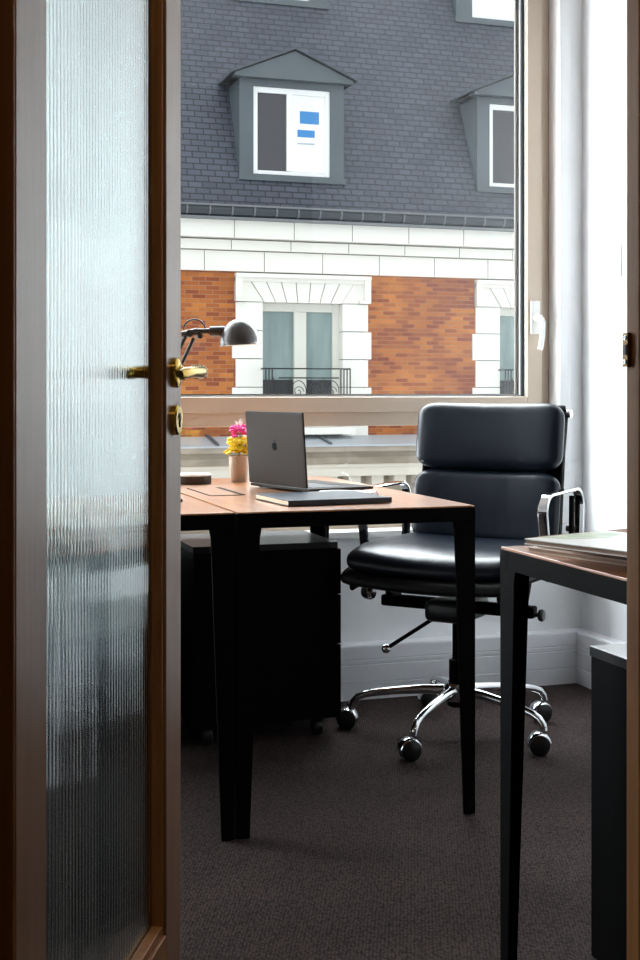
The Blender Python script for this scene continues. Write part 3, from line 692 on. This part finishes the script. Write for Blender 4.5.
# brick field between the windows (one panel per pier), stone elsewhere
WH, WB = 2.375, .43     # window head and bottom
edges = [BX0] + [v for c in BAYS for v in (c-1.08, c+1.08)] + [BX1]
for i in range(0, len(edges), 2):
    part('brick_panel', MB().box(edges[i]-.06, edges[i+1]+.06, FYb+.03, FYb+.35, WB-.3, 2.83), M['brick'])
part('lower_wall', MB().box(BX0, BX1, FYb+.03, FYb+.35, -12, WB-.3), M['fascia'])
for c in BAYS:
    y0 = FYb
    # jamb blocks, alternating long and short
    for s in (-1, 1):
        st = MB(); z = WH; k = 0
        while z > WB-.2:
            zb = max(z-.43, WB-.25); ex = .135 if k % 2 else .08
            a, b = (c+s*hw, c+s*(hw+.34+ex))
            st.box(min(a,b), max(a,b), y0-.0, y0+.34, zb+.006, z-.006)
            st.box(c+s*(hw+.02) if s > 0 else c-hw-.02-.33, c+s*(hw+.02)+.33 if s > 0 else c-hw-.02, y0+.02, y0+.33, zb-.01, z+.01, 1)
            z = zb; k += 1
        part('window_surround', st, [M['stone'], M['joint']])
    # lintel of voussoirs
    vz = MB(); n_ = 7; xt0, xt1 = c-.86, c+.86; xb0, xb1 = c-.62, c+.62
    vz.box(c-1.08, c+1.08, y0+.05, y0+.34, WH+.01, 2.83, 1)
    vz.box(c-1.08, xt0-.01, y0, y0+.3, WH+.006, 2.74); vz.box(xt1+.01, c+1.08, y0, y0+.3, WH+.006, 2.74)
    for k in range(n_):
        a0 = xt0+(xt1-xt0)*k/n_+.007; a1 = xt0+(xt1-xt0)*(k+1)/n_-.007; b0 = xb0+(xb1-xb0)*k/n_+.007; b1 = xb0+(xb1-xb0)*(k+1)/n_-.007
        vz.prism([(b0, WH+.0), (b1, WH+.0), (a1, 2.74), (a0, 2.74)], 'y', y0-.02, y0+.3)
    # outer corners beside the tapering voussoirs
    vz.prism([(xt0-.011, WH+.006), (xb0-.007, WH+.006), (xt0-.007, 2.74)], 'y', y0, y0+.3); vz.prism([(xb1+.007, WH+.006), (xt1+.011, WH+.006), (xt1+.007, 2.74)], 'y', y0, y0+.3)
    part('lintel', vz, [M['stone'], M['joint']])
    hd = MB(); hd.box(c-1.08, c+1.08, y0-.11, y0+.02, 2.74, 2.80); hd.box(c-1.08, c+1.08, y0-.05, y0+.02, 2.68, 2.74)
    for s in (-1, 1):
        a, b = sorted((c+s*.98, c+s*1.08)); hd.box(a, b, y0-.09, y0+.02, 2.42, 2.74)
        a, b = sorted((c+s*.90, c+s*1.08)); hd.box(a, b, y0-.09, y0+.02, 2.38, 2.425)
    part('hood_mould', hd, M['stone'])
    # window
    wn = MB(); fy = y0+.16
    wn.box(c-hw, c-hw+.02, fy, fy+.1, WB, WH); wn.box(c+hw-.11, c+hw, fy, fy+.1, WB, WH); wn.box(c-hw+.02, c+hw-.11, fy, fy+.1, WH-.13, WH); wn.box(c-hw+.02, c+hw-.11, fy, fy+.1, WB, WB+.10)
    wn.box(c-.10, c+.10, fy-.02, fy+.08, WB+.10, WH-.13)
    wo = part('window', wn, M['joinery'], bevel=.01)
    for a, b in ((c-hw+.02, c-.10), (c+.10, c+hw-.11)):
        part('pane', MB().box(a, b, fy+.05, fy+.07, 1.20, WH-.13), M['pane_teal'], wo)
        part('dark_lower_pane', MB().box(a, b, fy+.045, fy+.07, WB+.10, 1.20), M['pane_low'], wo)
    # balcony railing
    rl = MB(); ry = FYb-.24; x0_, x1_ = c-.66, c+.68
    zt_, zb_ = 1.365, .50
    rl.tube([(x0_, ry, zt_), (x1_, ry, zt_)], 0, flat=(.02,.03), up=(0,0,1)); rl.box(x0_, x1_, ry-.008, ry+.008, zb_, zb_+.02); rl.box(x0_+.2, x1_-.18, ry-.006, ry+.006, 1.215, 1.235)
    for xx in (x0_, x0_+.05, x0_+.10, x1_-.15, x1_-.10, x1_-.05, x1_): rl.box(xx-.008, xx+.008, ry-.008, ry+.008, zb_, zt_)
    npn = 4; wd = (x1_-.17-(x0_+.12))/npn
    for k in range(npn):
        a = x0_+.12+wd*k; m_ = a+wd/2
        rl.box(a-.006, a+.006, ry-.006, ry+.006, zb_, 1.235)
        arc_ = [(m_+wd*.46*math.cos(t_*PI/12), ry, 1.02+wd*.62*math.sin(t_*PI/12)) for t_ in range(13)]
        rl.tube([(m_+wd*.46, ry, .55)]+arc_+[(m_-wd*.46, ry, .55)], .007, 6)
        sp_ = [(m_+(.085-.0045*t_)*math.cos(t_*.55), ry, 1.02+(.085-.0045*t_)*math.sin(t_*.55)) for t_ in range(16)]
        rl.tube(sp_, .006, 6)
        sp_ = [(m_+(.085-.0045*t_)*math.cos(-t_*.55+PI), ry, .70+(.085-.0045*t_)*math.sin(-t_*.55+PI)) for t_ in range(16)]
        rl.tube(sp_, .006, 6)
    for xx in (x0_, x1_): rl.box(xx-.008, xx+.008, ry, FYb+.05, zt_-.012, zt_+.012)
    part('balcony_railing', rl, M['iron'])
    part('window_step', MB().box(c-.75, c+.75, FYb-.30, FYb+.2, WB-.06, WB+.045), M['stone'])
# stone bands and cornice with joints
bn = MB()
bn.box(BX0, BX1, FYb-.02, FYb+.35, 2.83, 3.13); bn.box(BX0, BX1, FYb-.10, FYb+.35, 3.145, 3.29); bn.box(BX0, BX1, FYb-.24, FYb+.35, 3.31, 3.57)
bn.box(BX0, BX1, FYb+.0, FYb+.35, 3.12, 3.32, 1)
xj = BX0+.3; k = 0
while xj < BX1:
    bn.box(xj-.006, xj+.006, FYb-.021, FYb, 2.835, 3.125, 1); bn.box(xj+.39, xj+.402, FYb-.101, FYb, 3.148, 3.287, 1); bn.box(xj+.40, xj+.412, FYb-.241, FYb, 3.313, 3.567, 1)
    xj += .93
part('stone_cornice', bn, [M['stone'], M['joint']])
gt = MB(); gt.box(BX0, BX1, FYb-.36, FYb-.02, 3.565, 3.60, 1)
gp = [(FYb-.30, 3.60), (FYb-.37, 3.63), (FYb-.40, 3.70), (FYb-.39, 3.755), (FYb-.05, 3.755), (FYb-.05, 3.60)]
gt.prism(gp, 'x', BX0, BX1, 0); gt.box(BX0, BX1, FYb-.42, FYb-.36, 3.748, 3.775, 1)
gu = part('gutter', gt, [M['gutter'], M['gutter_rim']])
xg = BX0+.15; br_ = MB()
while xg < BX1:
    br_.prism([(FYb-.29, 3.60), (FYb-.385, 3.625), (FYb-.418, 3.70), (FYb-.408, 3.76), (FYb-.36,3.76), (FYb-.36,3.62)], 'x', xg-.011, xg+.011); xg += .34
br_o = part('gutter_brackets', br_, M['gutter_rim'], gu); br_o['kind'] = 'stuff'
# mansard roof: slope 65 degrees
ry0, rz0, k_ = FYb-.10, 3.70, .46
def roofY(z): return ry0+(z-rz0)*k_
part('slate_roof', MB().prism([(roofY(3.70), 3.70), (roofY(11.0), 11.0), (roofY(11.0)+6, 11.4), (roofY(11)+6, 3.70)], 'x', BX0, BX1), M['slate'])
part('rear_wall', MB().box(BX0, BX1, FYb+.35, FYb+7, -12, 3.69), M['fascia'])
def dormer(c, z0, z1, ww, wh_, upper=False):
    fy = roofY(z0)-.02
    q = MB(); X0, X1 = c-ww/2-.22, c+ww/2+.22
    # cheeks and front frame
    zt_ = z1+.10
    yb_ = roofY(zt_)+.25
    q.prism([(X0, z0), (c-ww/2, z0), (c-ww/2, z1), (c+ww/2, z1), (c+ww/2, z0), (X1, z0), (X1, zt_), (X0, zt_)], 'y', fy, fy+.12)
    for s in (X0, X1-.03): q.prism([(fy+.12, z0+.06), (fy+.12, zt_), (yb_, zt_)], 'x', s, s+.03)
    q.box(X0-.02, X1+.02, fy-.06, fy+.1, z0-.09, z0-.0)
    d_ = part('dormer', q, M['zinc'])
    # pediment and roof
    ze, za = zt_, zt_+.44
    pq = MB(); e = .11
    pq.prism([(X0-e, ze), (X1+e, ze), (X1+e, ze+.05), (c, za), (X0-e, ze+.05)], 'y', fy-.14, fy+.05)
    ybk = roofY(za)+.2
    part('dormer_pediment', pq, M['zinc'], d_)
    rq = MB(); t_ = .025
    for s in (-1, 1):
        xe = c+s*((X1-X0)/2+e+.05)
        rq.prism([(xe, ze+.04), (xe, ze+.04+t_), (c, za+t_+.02), (c, za+.02)], 'y', fy-.20, ybk)
    part('dormer_roof', rq, M['zinc_edge'], d_)
    # window
    wq_ = MB(); a0, a1 = c-ww/2, c+ww/2; f0, f1 = fy+.03, fy+.11
    t2 = .075
    wq_.box(a0, a0+t2, f0, f1, z0, z1); wq_.box(a1-t2, a1, f0, f1, z0, z1); wq_.box(a0+t2, a1-t2, f0, f1, z0, z0+.08); wq_.box(a0+t2, a1-t2, f0, f1, z1-.09, z1); wq_.box(c-.085, c+.005, f0-.015, f1, z0+.08, z1-.09)
    part('dormer_window', wq_, M['upvc'], d_, bevel=.008)
    part('dormer_pane', MB().box(a0+t2, c-.085, f0+.03, f0+.05, z0+.08, z1-.09), M['pane_far'], d_)
    return d_, fy, f0
M['zinc_edge'] = mat('zinc_edge', (.06,.072,.085), .4)
for c in [b_-.12 for b_ in BAYS]:
    z0, z1, ww = 4.33, 5.69, 1.24
    d_, fy, f0 = dormer(c, z0, z1, ww, 1.35)
    a, b = c+.005, c+ww/2-.075
    if abs(c-5.82) < .1:
        part('white_blind', MB().box(a, b, f0+.03, f0+.045, z0+.08, z1-.09), M['upvc'], d_)
        part('blue_sheet', MB().box(c+.14, c+.45, f0+.022, f0+.030, 5.17, 5.36), M['blue'], d_)
        part('blue_sheet', MB().box(c+.10, c+.38, f0+.022, f0+.030, 4.96, 5.07), M['blue'], d_)
        part('blind_rod', MB().box(c+.10, c+.38, f0+.018, f0+.030, 4.85, 4.87), M['zinc_light'], d_)
    else:
        part('dormer_pane', MB().box(a, b, f0+.03, f0+.05, z0+.08, z1-.09), M['pane_far'], d_)
for c in BAYS:   # upper row, only the feet of these dormers show
    cc = c+.12; z0, z1, ww = 7.50, 8.55, 1.0
    fy = roofY(z0)-.03
    q = MB(); q.prism([(cc-.80, z0), (cc-ww/2, z0), (cc-ww/2, z1), (cc+ww/2, z1), (cc+ww/2, z0), (cc+.80, z0), (cc+.80, z1+.15), (cc-.80, z1+.15)], 'y', fy, fy+.1)
    for s in (cc-.80, cc+.77): q.prism([(fy+.1, z0+.05), (fy+.1, z1+.15), (roofY(z1+.15)+.1, z1+.15)], 'x', s, s+.03)
    q.box(cc-.84, cc+.84, fy-.05, fy+.1, z0-.10, z0); q.box(cc-.9, cc+.9, fy-.1, roofY(z1+.2)+.1, z1+.15, z1+.2)
    d_ = part('upper_dormer', q, M['zinc'])
    part('upper_window', MB().box(cc-ww/2, cc+ww/2, fy+.04, fy+.08, z0, z1), M['upvc'], d_)
# lower cornice seen through the lower pane
zc = MB(); zc.prism([(FYb+.1, .355), (FYb-.70, .225), (FYb-.70, .20), (FYb+.1, .20)], 'x', BX0, BX1, 0)
zk = BX0+.4
while zk < BX1:
    zc.prism([(FYb+.03, .385), (FYb-.68, .262), (FYb-.68, .235), (FYb+.03, .34)], 'x', zk-.02, zk+.02, 1); zk += 1.72
part('zinc_ledge', zc, [M['zinc_light'], M['zinc']])
cf = MB()
prof = [(FYb+.1,.20),(FYb-.68,.20),(FYb-.68,.125),(FYb-.66,.115),(FYb-.60,.09),(FYb-.53,.03),(FYb-.50,-.06),(FYb-.50,-.075),(FYb+.1,-.075)]
cf.prism(prof, 'x', BX0, BX1)
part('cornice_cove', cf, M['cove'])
cf = MB(); cf.box(BX0, BX1, FYb-.52, FYb+.1, -.255, -.075); cf.box(BX0, BX1, FYb-.545, FYb-.5, -.115, -.09)
part('cornice_fascia', cf, M['fascia'])
dn = MB(); dx = BX0+.1
while dx < BX1:
    dn.box(dx, dx+.19, FYb-.44, FYb+.03, -.40, -.255); dx += .37
dno = part('dentils', dn, M['fascia']); dno['kind'] = 'stuff'
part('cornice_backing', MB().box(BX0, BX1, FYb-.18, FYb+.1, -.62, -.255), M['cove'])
tag(obj('ground', MB().box(-30, 40, 4.5, 60, -12.1, -12), M['street']), 'street below the window', 'ground', kind='structure')

# ------------------------------------------------------------------ light
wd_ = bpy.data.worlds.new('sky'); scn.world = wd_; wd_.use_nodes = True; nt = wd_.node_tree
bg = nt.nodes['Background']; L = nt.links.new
# overcast sky, much brighter on the far side of the street (weighted this way to brighten the room) than behind us
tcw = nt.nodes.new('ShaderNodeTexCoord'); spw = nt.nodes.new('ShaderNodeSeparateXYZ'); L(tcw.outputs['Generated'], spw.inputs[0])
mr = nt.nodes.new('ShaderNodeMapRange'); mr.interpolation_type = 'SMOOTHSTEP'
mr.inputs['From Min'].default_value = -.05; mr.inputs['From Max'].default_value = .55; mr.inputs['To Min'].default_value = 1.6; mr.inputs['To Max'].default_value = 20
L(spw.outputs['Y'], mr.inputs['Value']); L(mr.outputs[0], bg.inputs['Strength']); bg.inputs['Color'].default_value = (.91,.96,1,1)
pl = bpy.data.lights.new('window_portal', 'AREA'); pl.shape = 'RECTANGLE'; pl.size = WX1-WX0; pl.size_y = WZ1-WZ0
po = bpy.data.objects.new('window_portal', pl); C.objects.link(po); po.location = ((WX0+WX1)/2, 4.26, (WZ0+WZ1)/2); po.rotation_euler = (PI/2, 0, PI)
po.rotation_euler = (-PI/2, 0, 0); pl.cycles.is_portal = True
# warm ceiling spot in the corridor, beside the door
cl = bpy.data.lights.new('corridor_light', 'AREA'); cl.shape = 'DISK'; cl.size = .18; cl.energy = 3.8; cl.color = (1,.74,.45)
clo = bpy.data.objects.new('corridor_light', cl); C.objects.link(clo); clo.location = (.38, .45, 2.6)
scn.view_settings.view_transform = 'Standard'; scn.view_settings.look = 'None'; scn.view_settings.gamma = 1; scn.view_settings.exposure = 0
